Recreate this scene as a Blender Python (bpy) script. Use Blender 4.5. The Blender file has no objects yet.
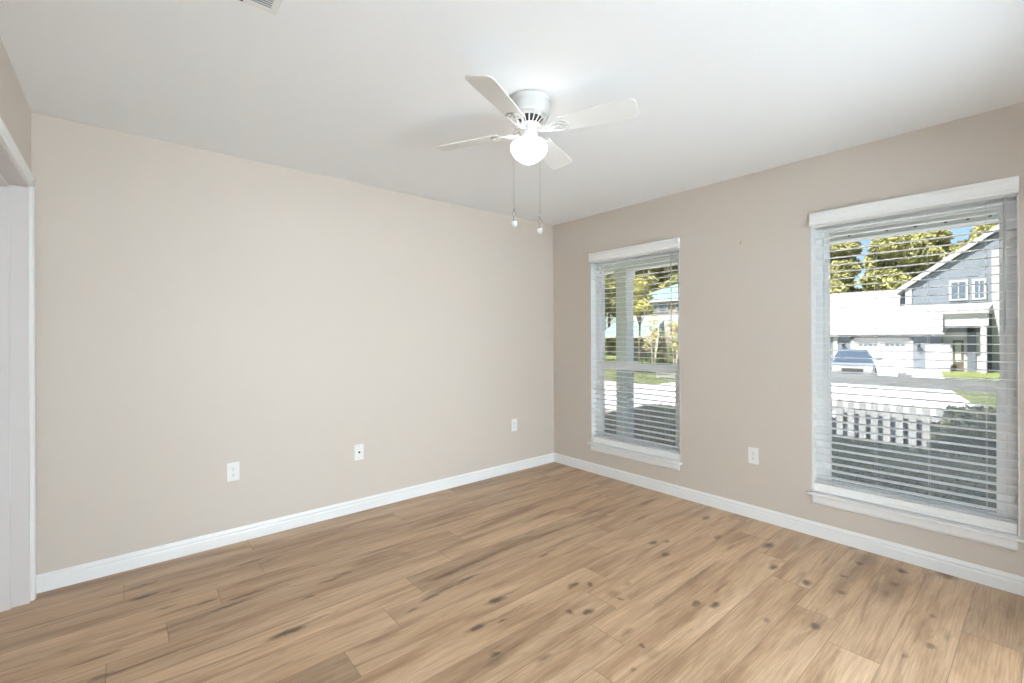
import bpy, bmesh, math, random
import numpy as np
from mathutils import Vector, Matrix
sc = bpy.context.scene
C = sc.collection
PI = math.pi
R = math.radians

# ------------------------------------------------------------------ camera
W, H = 3.7528, 2.44
YF = -3.74                                   # wall behind the camera
yaw, roll = R(49.736), -0.0042
cam = bpy.data.cameras.new('camera')
cam.sensor_width = 36.0
cam.lens = 458.15 / 1024 * 36
cam.shift_x = 0.4 / 1024
cam.shift_y = -4.57 / 1024
cam.clip_start = 0.02
cam.clip_end = 500
co = bpy.data.objects.new('camera', cam)
C.objects.link(co)
Fv = Vector((math.cos(yaw), math.sin(yaw), 0)); Rv = Vector((math.sin(yaw), -math.cos(yaw), 0)); Uv = Vector((0, 0, 1))
R2 = Rv * math.cos(roll) + Uv * math.sin(roll); U2 = Uv * math.cos(roll) - Rv * math.sin(roll)
co.matrix_world = Matrix(((R2.x, U2.x, -Fv.x, -3.3988), (R2.y, U2.y, -Fv.y, -3.3404), (R2.z, U2.z, -Fv.z, 1.2896), (0, 0, 0, 1)))
sc.camera = co

# ------------------------------------------------------------------ sky, sun, exposure
world = bpy.data.worlds.new('world'); sc.world = world
world.use_nodes = True
wn = world.node_tree.nodes; wl = world.node_tree.links
wn.clear()
sky = wn.new('ShaderNodeTexSky'); sky.sky_type = 'NISHITA'; sky.sun_disc = False
sky.sun_elevation = R(58); sky.sun_rotation = R(115); sky.altitude = 300; sky.air_density = 1.0; sky.dust_density = 0.4; sky.ozone_density = 4.0
bg = wn.new('ShaderNodeBackground'); bg.inputs['Strength'].default_value = 0.155
wo = wn.new('ShaderNodeOutputWorld')
wl.new(sky.outputs[0], bg.inputs[0]); wl.new(bg.outputs[0], wo.inputs[0])

def light(name, kind, energy, loc, rot=(0, 0, 0), color=(1, 1, 1), **kw):
    l = bpy.data.lights.new(name, kind); l.energy = energy; l.color = color
    for k, v in kw.items(): setattr(l, k, v)
    o = bpy.data.objects.new(name, l); o.location = loc; o.rotation_euler = rot
    C.objects.link(o); return o
sd = Vector((math.cos(R(58)) * math.cos(R(-14)), math.cos(R(58)) * math.sin(R(-14)), -math.sin(R(58))))
so = light('sun', 'SUN', 15.0, (-20, 5, 30), color=(1.0, 0.96, 0.90), angle=R(0.6))
so.rotation_euler = sd.to_track_quat('-Z', 'Y').to_euler()
# unseen area light added to fill the room from behind the camera
FILL_LIGHT = light('added_fill_light', 'AREA', 268, (-1.95, -6.5, 1.15), rot=(R(90), 0, PI), color=(0.855, 0.955, 1.0), shape='RECTANGLE', size=3.2, size_y=2.1)
GLOBE_STRENGTH = 7.5
sc.view_settings.view_transform = 'Standard'
sc.view_settings.look = 'None'
sc.view_settings.gamma = 1
sc.view_settings.use_curve_mapping = False
sc.view_settings.exposure = 0.0
sc.cycles.use_denoising = True
sc.cycles.max_bounces = 14
sc.cycles.diffuse_bounces = 8
sc.cycles.transparent_max_bounces = 32
sc.cycles.sample_clamp_indirect = 8.0

# ------------------------------------------------------------------ materials
def mat(name, col, rough=0.6, metal=0.0, spec=0.5, bump=None, noise=None, **kw):
    m = bpy.data.materials.new(name); m.use_nodes = True
    nt = m.node_tree; b = nt.nodes['Principled BSDF']
    b.inputs['Base Color'].default_value = (*col, 1); b.inputs['Roughness'].default_value = rough
    b.inputs['Metallic'].default_value = metal; b.inputs['Specular IOR Level'].default_value = spec
    for k, v in kw.items(): b.inputs[k.replace('_', ' ')].default_value = v
    if noise or bump:
        tc = nt.nodes.new('ShaderNodeTexCoord')
        nz = nt.nodes.new('ShaderNodeTexNoise'); nz.inputs['Detail'].default_value = 4
        nt.links.new(tc.outputs['Object'], nz.inputs['Vector'])
        nz.inputs['Scale'].default_value = (noise or bump)[0]
    if noise:                                # (scale, second colour, low, high)
        cr = nt.nodes.new('ShaderNodeValToRGB')
        cr.color_ramp.elements[0].position = noise[2]; cr.color_ramp.elements[1].position = noise[3]
        cr.color_ramp.elements[0].color = (*col, 1); cr.color_ramp.elements[1].color = (*noise[1], 1)
        nt.links.new(nz.outputs[0], cr.inputs[0]); nt.links.new(cr.outputs[0], b.inputs['Base Color'])
    if bump:                                 # (scale, strength, distance)
        bp = nt.nodes.new('ShaderNodeBump'); bp.inputs['Strength'].default_value = bump[1]; bp.inputs['Distance'].default_value = bump[2]
        n2 = nt.nodes.new('ShaderNodeTexNoise'); n2.inputs['Scale'].default_value = bump[0]; n2.inputs['Detail'].default_value = 3
        nt.links.new(tc.outputs['Object'], n2.inputs['Vector'])
        nt.links.new(n2.outputs[0], bp.inputs['Height']); nt.links.new(bp.outputs[0], b.inputs['Normal'])
    return m

M = {}
M['wall'] = mat('wall_paint', (0.60, 0.535, 0.475), 0.5, spec=0.35, bump=(160, 0.08, 0.002))
M['ceil'] = mat('ceiling_paint', (0.87, 0.885, 0.90), 0.8, spec=0.2, bump=(90, 0.12, 0.003))
M['trim'] = mat('white_trim_paint', (0.80, 0.80, 0.795), 0.35, spec=0.5)
M['doorpaint'] = mat('door_paint', (0.65, 0.615, 0.60), 0.4, bump=(60, 0.05, 0.002))
M['vinyl'] = mat('white_vinyl', (0.85, 0.86, 0.87), 0.35)
def slat_mat():
    m = mat('blind_slat_white', (0.92, 0.92, 0.91), 0.4); nt = m.node_tree; b = nt.nodes['Principled BSDF']; o = nt.nodes['Material Output']
    t = nt.nodes.new('ShaderNodeBsdfTranslucent'); t.inputs[0].default_value = (0.9, 0.92, 0.93, 1); mx = nt.nodes.new('ShaderNodeMixShader'); mx.inputs[0].default_value = 0.05
    nt.links.new(b.outputs[0], mx.inputs[1]); nt.links.new(t.outputs[0], mx.inputs[2]); nt.links.new(mx.outputs[0], o.inputs[0]); return m
M['slat'] = slat_mat()
M['cord'] = mat('blind_cord', (0.72, 0.72, 0.70), 0.8)
M['valance'] = mat('valance_white', (0.84, 0.835, 0.82), 0.4)
M['fan'] = mat('fan_white', (0.60, 0.595, 0.58), 0.4)
M['blade'] = mat('fan_blade_white', (0.74, 0.74, 0.725), 0.45)
M['dark'] = mat('dark_slot', (0.05, 0.05, 0.05), 0.6)
M['chain'] = mat('pull_chain_metal', (0.35, 0.34, 0.32), 0.35, metal=1.0)
M['plate'] = mat('plate_white', (0.78, 0.78, 0.76), 0.3)
M['brass'] = mat('brass', (0.55, 0.38, 0.15), 0.35, metal=1.0)
M['steel'] = mat('steel', (0.55, 0.55, 0.54), 0.35, metal=1.0)
M['crystal'] = mat('crystal', (0.93, 0.94, 0.93), 0.08, IOR=1.5, Transmission_Weight=0.45)
M['wand'] = mat('clear_wand', (0.85, 0.87, 0.87), 0.15, Transmission_Weight=0.5)

def emis(name, col, s):
    m = bpy.data.materials.new(name); m.use_nodes = True; nt = m.node_tree
    b = nt.nodes['Principled BSDF']; b.inputs['Base Color'].default_value = (0.9, 0.9, 0.88, 1)
    b.inputs['Emission Color'].default_value = (*col, 1); b.inputs['Emission Strength'].default_value = s
    return m
M['globe'] = emis('lit_opal_glass', (1.0, 0.985, 0.97), GLOBE_STRENGTH)

def thin_glass(name, tint=(0.97, 0.985, 0.98)):
    m = bpy.data.materials.new(name); m.use_nodes = True; nt = m.node_tree; nt.nodes.clear()
    o = nt.nodes.new('ShaderNodeOutputMaterial'); mx = nt.nodes.new('ShaderNodeMixShader')
    t = nt.nodes.new('ShaderNodeBsdfTransparent'); t.inputs[0].default_value = (*tint, 1)
    g = nt.nodes.new('ShaderNodeBsdfGlossy'); g.inputs['Roughness'].default_value = 0.0
    f = nt.nodes.new('ShaderNodeFresnel'); f.inputs[0].default_value = 1.45
    nt.links.new(f.outputs[0], mx.inputs[0]); nt.links.new(t.outputs[0], mx.inputs[1]); nt.links.new(g.outputs[0], mx.inputs[2])
    nt.links.new(mx.outputs[0], o.inputs[0]); return m
M['glass'] = thin_glass('window_glass')

def screen_mat():
    m = bpy.data.materials.new('insect_screen_mesh'); m.use_nodes = True; nt = m.node_tree; nt.nodes.clear()
    o = nt.nodes.new('ShaderNodeOutputMaterial'); mx = nt.nodes.new('ShaderNodeMixShader'); mx.inputs[0].default_value = 0.22
    t = nt.nodes.new('ShaderNodeBsdfTransparent'); d = nt.nodes.new('ShaderNodeBsdfDiffuse'); d.inputs[0].default_value = (0.78, 0.82, 0.88, 1)
    nt.links.new(t.outputs[0], mx.inputs[1]); nt.links.new(d.outputs[0], mx.inputs[2]); nt.links.new(mx.outputs[0], o.inputs[0]); return m
M['screen'] = screen_mat()

# exterior materials
M['shell'] = mat('exterior_siding', (0.62, 0.66, 0.68), 0.7)
M['farwhite'] = mat('white_dimmed_for_sun', (0.42, 0.42, 0.42), 0.7)  # copy of the exterior white, colour darkened against the strong sun
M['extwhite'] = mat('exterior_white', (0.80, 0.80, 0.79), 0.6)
M['soffit'] = mat('soffit_white', (0.86, 0.86, 0.85), 0.6)
M['concrete'] = mat('concrete', (0.80, 0.79, 0.77), 0.9, noise=(1.2, (0.72, 0.71, 0.69), 0.35, 0.65))
M['porchslab'] = mat('porch_slab', (0.78, 0.78, 0.78), 0.9)
M['lawn'] = mat('lawn_grass', (0.11, 0.14, 0.035), 0.95, noise=(3.0, (0.21, 0.235, 0.075), 0.35, 0.7), bump=(60, 0.5, 0.05))
M['brick'] = mat('brick_paving', (0.30, 0.22, 0.19), 0.9, noise=(6, (0.36, 0.29, 0.25), 0.4, 0.6))
M['bark'] = mat('tree_bark', (0.20, 0.15, 0.11), 0.9, noise=(4, (0.32, 0.26, 0.2), 0.4, 0.6))
M['palebark'] = mat('pale_bark', (0.66, 0.60, 0.52), 0.8, noise=(6, (0.45, 0.38, 0.3), 0.4, 0.6))
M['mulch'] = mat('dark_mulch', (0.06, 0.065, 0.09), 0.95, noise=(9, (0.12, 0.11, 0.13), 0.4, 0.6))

def leaf(name, cols, sc_=0.6):
    m = bpy.data.materials.new(name); m.use_nodes = True; nt = m.node_tree; b = nt.nodes['Principled BSDF']
    b.inputs['Roughness'].default_value = 0.7; b.inputs['Specular IOR Level'].default_value = 0.25
    tc = nt.nodes.new('ShaderNodeTexCoord'); nz = nt.nodes.new('ShaderNodeTexNoise'); nz.inputs['Scale'].default_value = sc_; nz.inputs['Detail'].default_value = 6
    cr = nt.nodes.new('ShaderNodeValToRGB'); e = cr.color_ramp.elements
    e[0].position = 0.3; e[1].position = 0.7; e[0].color = (*cols[0], 1); e[1].color = (*cols[-1], 1)
    for i, c in enumerate(cols[1:-1]):
        n = e.new(0.3 + 0.4 * (i + 1) / (len(cols) - 1)); n.color = (*c, 1)
    nt.links.new(tc.outputs['Object'], nz.inputs['Vector']); nt.links.new(nz.outputs[0], cr.inputs[0]); nt.links.new(cr.outputs[0], b.inputs['Base Color'])
    return m
M['pine'] = leaf('sunny_pine_needles', [(0.15, 0.15, 0.06), (0.36, 0.35, 0.13), (0.58, 0.54, 0.25)], 0.9)
M['yellowleaf'] = leaf('yellow_green_leaves', [(0.17, 0.165, 0.055), (0.46, 0.43, 0.12), (0.66, 0.60, 0.22)], 1.2)
M['hedge'] = leaf('hedge_leaves', [(0.27, 0.31, 0.24), (0.46, 0.49, 0.37), (0.60, 0.56, 0.32)], 3.0)
M['bush'] = leaf('dark_bush_leaves', [(0.03, 0.04, 0.03), (0.08, 0.09, 0.06), (0.19, 0.19, 0.11)], 5.0)
M['myrtle'] = leaf('autumn_leaves', [(0.35, 0.27, 0.14), (0.55, 0.47, 0.26), (0.42, 0.45, 0.18)], 2.0)
M['shrubleaf'] = leaf('green_shrub_leaves', [(0.05, 0.09, 0.02), (0.15, 0.22, 0.06), (0.34, 0.38, 0.12)], 3.0)

# ------------------------------------------------------------------ wood plank floor
def floor_material():
    m = bpy.data.materials.new('oak_plank_floor'); m.use_nodes = True; nt = m.node_tree; N = nt.nodes; L = nt.links
    b = N['Principled BSDF']
    tc = N.new('ShaderNodeTexCoord'); pos = tc.outputs['Object']
    uv = N.new('ShaderNodeUVMap'); uv.uv_map = 'plank'
    at = N.new('ShaderNodeAttribute'); at.attribute_name = 'plank_seed'; seed = at.outputs['Fac']
    at2 = N.new('ShaderNodeAttribute'); at2.attribute_name = 'plank_tone'; tone = at2.outputs['Fac']
    def math_(op, a, b_=None, clamp=False):
        n = N.new('ShaderNodeMath'); n.operation = op; n.use_clamp = clamp
        for i, v in enumerate((a, b_)):
            if v is None: continue
            if isinstance(v, (int, float)): n.inputs[i].default_value = v
            else: L.new(v, n.inputs[i])
        return n.outputs[0]
    def vec(op, a, b_=None):
        n = N.new('ShaderNodeVectorMath'); n.operation = op
        for i, v in enumerate((a, b_)):
            if v is None: continue
            if isinstance(v, tuple): n.inputs[i].default_value = v
            else: L.new(v, n.inputs[i])
        return n
    comb = N.new('ShaderNodeCombineXYZ'); L.new(math_('MULTIPLY', seed, 37.0), comb.inputs[0]); L.new(math_('MULTIPLY', seed, 91.0), comb.inputs[1]); L.new(math_('MULTIPLY', seed, 53.0), comb.inputs[2])
    p0 = vec('ADD', pos, comb.outputs[0]).outputs[0]
    # wavy grain: low frequency warp, then stretched noise
    def noise(v, scale, detail=4, rough=0.55, dist=0.0):
        n = N.new('ShaderNodeTexNoise'); n.inputs['Scale'].default_value = scale; n.inputs['Detail'].default_value = detail
        n.inputs['Roughness'].default_value = rough; n.inputs['Distortion'].default_value = dist
        L.new(v, n.inputs['Vector']); return n.outputs[0]
    st = vec('MULTIPLY', p0, (1.1, 9.0, 1.0)).outputs[0]
    broad = noise(st, 1.0, 5, 0.6, 0.6)
    st2 = vec('MULTIPLY', p0, (3.5, 105.0, 1.0)).outputs[0]
    fine = noise(st2, 1.6, 4, 0.6, 0.1)
    st3 = vec('MULTIPLY', p0, (0.9, 7.0, 1.0)).outputs[0]
    streak = noise(st3, 2.3, 3, 0.5, 1.2)
    def ramp(v, stops):
        r = N.new('ShaderNodeValToRGB'); e = r.color_ramp.elements
        e[0].position, e[0].color = stops[0][0], (*stops[0][1], 1); e[1].position, e[1].color = stops[-1][0], (*stops[-1][1], 1)
        for p_, c in stops[1:-1]: n = e.new(p_); n.color = (*c, 1)
        L.new(v, r.inputs[0]); return r.outputs[0]
    base = ramp(broad, [(0.25, (0.300, 0.175, 0.098)), (0.48, (0.545, 0.365, 0.225)), (0.75, (0.710, 0.512, 0.343))])
    def mix(fac, a, c, mode='MIX'):
        n = N.new('ShaderNodeMix'); n.data_type = 'RGBA'; n.blend_type = mode
        if isinstance(fac, (int, float)): n.inputs[0].default_value = fac
        else: L.new(fac, n.inputs[0])
        for i, v in ((6, a), (7, c)):
            if isinstance(v, tuple): n.inputs[i].default_value = (*v, 1)
            else: L.new(v, n.inputs[i])
        return n.outputs[2]
    fineg = ramp(fine, [(0.3, (0.76, 0.73, 0.70)), (0.68, (1.12, 1.12, 1.12))])
    col = mix(1.0, base, fineg, 'MULTIPLY')
    sfac = math_('MULTIPLY', ramp(streak, [(0.58, (0, 0, 0)), (0.78, (1, 1, 1))]), 0.62)
    col = mix(sfac, col, (0.165, 0.100, 0.055))
    tonec = N.new('ShaderNodeCombineColor'); L.new(tone, tonec.inputs[0]); L.new(tone, tonec.inputs[1]); L.new(tone, tonec.inputs[2])
    col = mix(1.0, col, tonec.outputs[0], 'MULTIPLY')
    # knots where the boards have them: x, y, half length, half width, depth of colour
    wob = N.new('ShaderNodeTexNoise'); wob.inputs['Scale'].default_value = 28; wob.inputs['Detail'].default_value = 4; L.new(pos, wob.inputs['Vector'])
    wv = vec('MULTIPLY', vec('SUBTRACT', wob.outputs['Color'], (0.5, 0.5, 0.5)).outputs[0], (0.07, 0.022, 0)).outputs[0]
    kp = vec('ADD', pos, wv).outputs[0]
    total = None
    for (x, y, a, c, s) in KNOTS:
        d = vec('SUBTRACT', kp, (x, y, 0)).outputs[0]
        d = vec('MULTIPLY', d, (1 / a, 1 / c, 0)); ln = vec('LENGTH', d.outputs[0]).outputs['Value']
        mr = N.new('ShaderNodeMapRange'); mr.interpolation_type = 'SMOOTHSTEP'
        mr.inputs['From Min'].default_value = 0.25; mr.inputs['From Max'].default_value = 1.45; mr.inputs['To Min'].default_value = s; mr.inputs['To Max'].default_value = 0
        L.new(ln, mr.inputs['Value'])
        total = mr.outputs[0] if total is None else math_('MAXIMUM', total, mr.outputs[0])
    col = mix(total, col, (0.085, 0.050, 0.030))
    # micro-bevel seams between boards
    sep = N.new('ShaderNodeSeparateXYZ'); L.new(uv.outputs[0], sep.inputs[0])
    def edge(v, e):
        dd = math_('MINIMUM', v, math_('SUBTRACT', 1.0, v))
        mr = N.new('ShaderNodeMapRange'); mr.inputs['From Min'].default_value = 0; mr.inputs['From Max'].default_value = e; mr.inputs['To Min'].default_value = 1; mr.inputs['To Max'].default_value = 0
        L.new(dd, mr.inputs['Value']); return mr.outputs[0]
    seam = math_('MAXIMUM', edge(sep.outputs[0], 0.0015), edge(sep.outputs[1], 0.011))
    col = mix(math_('MULTIPLY', seam, 0.75), col, (0.10, 0.065, 0.042))
    L.new(col, b.inputs['Base Color'])
    rr = N.new('ShaderNodeMapRange'); rr.inputs['To Min'].default_value = 0.27; rr.inputs['To Max'].default_value = 0.42; L.new(fine, rr.inputs['Value']); L.new(rr.outputs[0], b.inputs['Roughness'])
    b.inputs['Specular IOR Level'].default_value = 0.5
    bp = N.new('ShaderNodeBump'); bp.inputs['Strength'].default_value = 0.12; bp.inputs['Distance'].default_value = 0.003
    L.new(math_('SUBTRACT', fine, seam), bp.inputs['Height']); L.new(bp.outputs[0], b.inputs['Normal'])
    return m

# long dark mineral streaks and round knots
KNOTS = [(-1.62, -1.731, .045, .018, .85), (-1.553, -1.782, .018, .022, .8), (-1.808, -1.875, .016, .022, .75), (-1.744, -1.93, .035, .018, .85),
 (-2.117, -2.017, .035, .010, .5), (-1.543, -1.964, .016, .018, .7), (-1.4, -1.906, .03, .018, .35), (-0.962, -1.857, .035, .018, .8),
 (-1.294, -2.225, .03, .018, .7), (-1.234, -2.289, .035, .018, .85), (-1.06, -2.24, .10, .007, .5), (-1.753, -2.231, .016, .016, .75), (-1.763, -2.279, .05, .03, .3),
 (-1.897, -2.291, .022, .010, .6), (-0.876, -1.723, .03, .02, .8), (-0.80, -1.77, .025, .016, .7), (-1.513, -1.397, .05, .012, .7), (-1.43, -1.38, .06, .010, .5), (-1.725, -2.138, .04, .016, .4),
 (-1.529, -1.914, .04, .03, .35), (-1.35, -2.11, .30, .014, .35), (-1.0, -2.10, .22, .009, .55), (-0.371, -2.209, .05, .028, .8), (-0.635, -2.33, .04, .02, .8), (-0.68, -2.507, .035, .022, .85), (-1.058, -2.655, .04, .022, .85), (-1.03, -2.64, .10, .05, .3),
 (-0.652, -2.65, .03, .02, .75), (-0.60, -2.63, .16, .045, .40), (-0.46, -2.616, .03, .02, .75), (-0.40, -2.63, .20, .06, .40), (-0.219, -2.633, .03, .025, .85), (-0.16, -2.64, .12, .06, .40), (-0.154, -2.806, .025, .024, .9),
 (-0.356, -2.804, .05, .03, .75), (-0.486, -2.798, .06, .025, .6), (-0.42, -2.80, .20, .06, .45), (-0.03, -2.972, .05, .04, .8), (-0.849, -3.012, .025, .018, .6), (-1.005, -2.953, .025, .012, .55),
 (-0.574, -2.983, .02, .012, .6), (-1.174, -2.501, .025, .014, .5), (-2.008, -1.576, .06, .022, .95), (-1.95, -1.57, .10, .010, .5), (-2.207, -1.685, .05, .018, .9), (-2.10, -1.69, .20, .006, .5),
 (-2.256, -1.873, .02, .016, .8), (-2.275, -1.906, .05, .028, .35), (-2.001, -1.318, .08, .010, .85), (-2.12, -1.33, .12, .009, .6), (-2.238, -1.342, .06, .012, .75), (-2.06, -1.209, .12, .020, .75), (-1.90, -1.20, .18, .016, .65), (-1.72, -1.19, .20, .012, .5),
 (-2.36, -1.383, .045, .009, .7), (-2.566, -0.856, .06, .010, .75), (-2.485, -0.838, .05, .010, .75), (-2.7, -0.944, .03, .012, .6), (-2.577, -0.641, .03, .008, .5), (-2.5, -0.64, .3, .008, .35),
 (-2.092, -1.721, .025, .009, .75), (-3.327, -0.405, .055, .016, .9), (-3.097, -0.664, .05, .012, .8), (-3.17, -0.66, .12, .010, .4), (-2.932, -0.72, .09, .011, .85), (-2.80, -0.71, .18, .009, .55), (-3.018, -0.772, .10, .012, .85), (-3.164, -0.786, .16, .018, .5),
 (-3.311, -0.262, .07, .009, .7), (-3.40, -0.28, .14, .010, .4), (-2.849, -0.354, .09, .008, .85), (-2.68, -0.34, .2, .008, .5), (-2.856, -1.171, .09, .020, .95), (-2.80, -1.16, .18, .010, .5), (-3.467, -0.99, .05, .014, .6), (-3.30, -1.0, .30, .008, .6),
 (-3.248, -0.593, .04, .012, .6), (-3.209, -0.443, .03, .008, .6), (-3.484, -0.845, .08, .008, .6), (-1.70, -0.62, .25, .012, .55), (-1.45, -0.78, .22, .010, .6), (-1.15, -0.55, .28, .014, .5), (-0.85, -0.35, .2, .014, .5),
 (-1.05, -0.95, .12, .012, .6), (-0.75, -1.15, .16, .016, .5), (-0.60, -1.45, .10, .014, .5), (-0.45, -0.75, .22, .018, .5), (-0.30, -1.30, .12, .02, .55), (-1.9, -0.45, .3, .010, .45), (-2.2, -0.7, .2, .010, .5), (-0.25, -1.75, .05, .022, .7), (-0.5, -1.95, .04, .02, .6), (-1.3, -1.2, .2, .012, .5)]

# ------------------------------------------------------------------ geometry helpers
class B:
    """collects shapes for one mesh object"""
    def __init__(s): s.bm = bmesh.new(); s.mi = 0
    def _m(s, faces):
        for f in faces: f.material_index = s.mi
    def box(s, a, b, rot=None, piv=None):
        x0, y0, z0 = a; x1, y1, z1 = b
        vs = [s.bm.verts.new(p) for p in ((x0, y0, z0), (x1, y0, z0), (x1, y1, z0), (x0, y1, z0), (x0, y0, z1), (x1, y0, z1), (x1, y1, z1), (x0, y1, z1))]
        s._m([s.bm.faces.new([vs[i] for i in q]) for q in ((0, 3, 2, 1), (4, 5, 6, 7), (0, 1, 5, 4), (1, 2, 6, 5), (2, 3, 7, 6), (3, 0, 4, 7))])
        if rot is not None: bmesh.ops.rotate(s.bm, verts=vs, cent=piv or ((x0 + x1) / 2, (y0 + y1) / 2, (z0 + z1) / 2), matrix=rot)
        return s
    def prism(s, pts, origin, u, v, w, length):
        """polygon pts (a,b) in the plane u,v, pushed along w by length"""
        u, v, w, o = Vector(u), Vector(v), Vector(w), Vector(origin)
        a = [s.bm.verts.new(o + u * p[0] + v * p[1]) for p in pts]
        b = [s.bm.verts.new(o + u * p[0] + v * p[1] + w * length) for p in pts]
        fs = [s.bm.faces.new(a[::-1]), s.bm.faces.new(b)]
        n = len(pts)
        for i in range(n): fs.append(s.bm.faces.new((a[i], a[(i + 1) % n], b[(i + 1) % n], b[i])))
        s._m(fs); return s
    def lathe(s, prof, c=(0, 0, 0), n=32, smooth=True):
        rings = []
        for r, z in prof:
            if r < 1e-6: rings.append([s.bm.verts.new((c[0], c[1], c[2] + z))])
            else: rings.append([s.bm.verts.new((c[0] + r * math.cos(2 * PI * i / n), c[1] + r * math.sin(2 * PI * i / n), c[2] + z)) for i in range(n)])
        for p, q in zip(rings, rings[1:]):
            for i in range(n):
                j = (i + 1) % n
                vs = [p[i % len(p)], p[j % len(p)], q[j % len(q)], q[i % len(q)]]
                u_ = []
                for v in vs:
                    if v not in u_: u_.append(v)
                if len(u_) > 2:
                    f = s.bm.faces.new(u_); f.smooth = smooth; f.material_index = s.mi
        return s
    def tube(s, pts, r, n=8, r2=None):
        pts = [Vector(p) for p in pts]; rings = []
        for i, p in enumerate(pts):
            t = (pts[min(i + 1, len(pts) - 1)] - pts[max(i - 1, 0)]).normalized()
            a = t.cross(Vector((0, 0, 1)));
            if a.length < 1e-4: a = Vector((1, 0, 0))
            a.normalize(); b = t.cross(a)
            rr = r if r2 is None else r + (r2 - r) * i / (len(pts) - 1)
            rings.append([s.bm.verts.new(p + (a * math.cos(2 * PI * k / n) + b * math.sin(2 * PI * k / n)) * rr) for k in range(n)])
        for p, q in zip(rings, rings[1:]):
            for k in range(n):
                f = s.bm.faces.new((p[k], p[(k + 1) % n], q[(k + 1) % n], q[k])); f.smooth = n > 4; f.material_index = s.mi
        s._m([s.bm.faces.new(rings[0][::-1]), s.bm.faces.new(rings[-1])]); return s
    def ball(s, c, r, sub=2, scale=(1, 1, 1), flat=False):
        g = bmesh.ops.create_icosphere(s.bm, subdivisions=sub, radius=r)
        for v in g['verts']: v.co = Vector((v.co.x * scale[0] + c[0], v.co.y * scale[1] + c[1], v.co.z * scale[2] + c[2]))
        for f in {f for v in g['verts'] for f in v.link_faces}: f.smooth = not flat; f.material_index = s.mi
        return s
    def poly(s, pts):
        s._m([s.bm.faces.new([s.bm.verts.new(p) for p in pts])]); return s
    def build(s, name, m, parent=None, bevel=0, loc=None, seg=2):
        bmesh.ops.recalc_face_normals(s.bm, faces=s.bm.faces[:])
        me = bpy.data.meshes.new(name); s.bm.to_mesh(me); s.bm.free()
        for k in (m if isinstance(m, (list, tuple)) else [m]): me.materials.append(k)
        o = bpy.data.objects.new(name, me); C.objects.link(o)
        if parent is not None: o.parent = parent
        if loc is not None: o.location = loc
        if bevel:
            b = o.modifiers.new('bevel', 'BEVEL'); b.width = bevel; b.segments = seg; b.limit_method = 'ANGLE'; b.angle_limit = R(40)
        return o
def thing(name, label, cat, loc=(0, 0, 0), rotz=0, group=None):
    o = bpy.data.objects.new(name, None); o.empty_display_size = 0.1; C.objects.link(o)
    o.location = loc; o.rotation_euler = (0, 0, rotz); o['label'] = label; o['category'] = cat
    if group: o['group'] = group
    return o
def tag(o, label, cat, group=None, kind=None):
    o['label'] = label; o['category'] = cat
    if group: o['group'] = group
    if kind: o['kind'] = kind
    return o
def struct(o, label=None):
    o['kind'] = 'structure'
    if label: o['label'] = label
    return o
def copy_tree(o, parent=None):
    c = o.copy(); C.objects.link(c)
    if parent is not None: c.parent = parent
    for ch in list(o.children): copy_tree(ch, c)
    return c

# ------------------------------------------------------------------ floor (boards 0.1805 wide running to the window wall)
def build_floor():
    pw, y0 = 0.1805, -0.014
    joints = {0: -1.30, 1: -1.90, 2: -2.812, 3: -3.038, 4: -3.255, 5: -3.455, 6: -2.246, 7: -2.461, 8: -2.713, 9: -1.433, 10: -1.618, 11: -1.805,
              12: -2.012, 13: -0.741, 14: -0.947, 15: -1.138, 16: -1.52, 17: -0.62, 18: -0.82, 19: -1.1, 20: -1.3}
    PL = 1.502
    tones = {(3, 1): 0.92, (4, 1): 0.86, (4, 0): 1.04, (5, 1): 0.95, (6, 0): 1.07, (6, 1): 0.84, (7, 0): 1.04, (8, 0): 0.72, (8, 1): 1.02, (9, 0): 1.03,
             (9, 1): 1.0, (12, 0): 1.02, (12, 1): 1.04, (14, 1): 1.0, (15, 0): 1.04, (16, 1): 0.98, (17, 1): 0.82, (2, 1): 0.90, (1, 1): 0.93, (0, 1): 0.84, (13, 1): 0.97}
    rnd = random.Random(7)
    verts, faces, uvs, seeds, tn = [], [], [], [], []
    for i in range(-1, 22):
        ya, yb = y0 - pw * i, y0 - pw * (i + 1)
        ya = min(ya, 0.1); j = joints.get(i, -1.0)
        xs = [j - PL * 3 + PL * k for k in range(7)]
        for k in range(6):
            xa, xb = xs[k], xs[k + 1]
            u0, u1 = 0.0, 1.0
            ca, cb = max(xa, -W - 0.13), min(xb, 0.1)
            if cb <= ca: continue
            u0 = (ca - xa) / PL; u1 = (cb - xa) / PL
            yl = max(yb, YF - 0.13)
            if ya <= yl: continue
            n = len(verts); verts += [(ca, yl, 0), (cb, yl, 0), (cb, ya, 0), (ca, ya, 0)]; faces.append((n, n + 1, n + 2, n + 3))
            uvs += [(u0, 1), (u1, 1), (u1, 0), (u0, 0)]
            s = rnd.random(); t = tones.get((i, k - 2), rnd.uniform(0.90, 1.06)) if k in (2, 3) else rnd.uniform(0.9, 1.06)
            seeds += [s] * 4; tn += [t] * 4
    me = bpy.data.meshes.new('floor'); me.from_pydata(verts, [], faces)
    uvl = me.uv_layers.new(name='plank')
    for i, l in enumerate(me.loops): uvl.data[i].uv = uvs[l.vertex_index]
    a = me.attributes.new('plank_seed', 'FLOAT', 'POINT'); a.data.foreach_set('value', seeds)
    a = me.attributes.new('plank_tone', 'FLOAT', 'POINT'); a.data.foreach_set('value', tn)
    me.materials.append(floor_material())
    o = bpy.data.objects.new('floor', me); C.objects.link(o); struct(o)
    b = B(); b.box((-W - 0.2, YF - 3.0, -0.30), (0.15, 0.12, -0.002)); 
    struct(b.build('floor_slab', M['concrete']))
build_floor()

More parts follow.
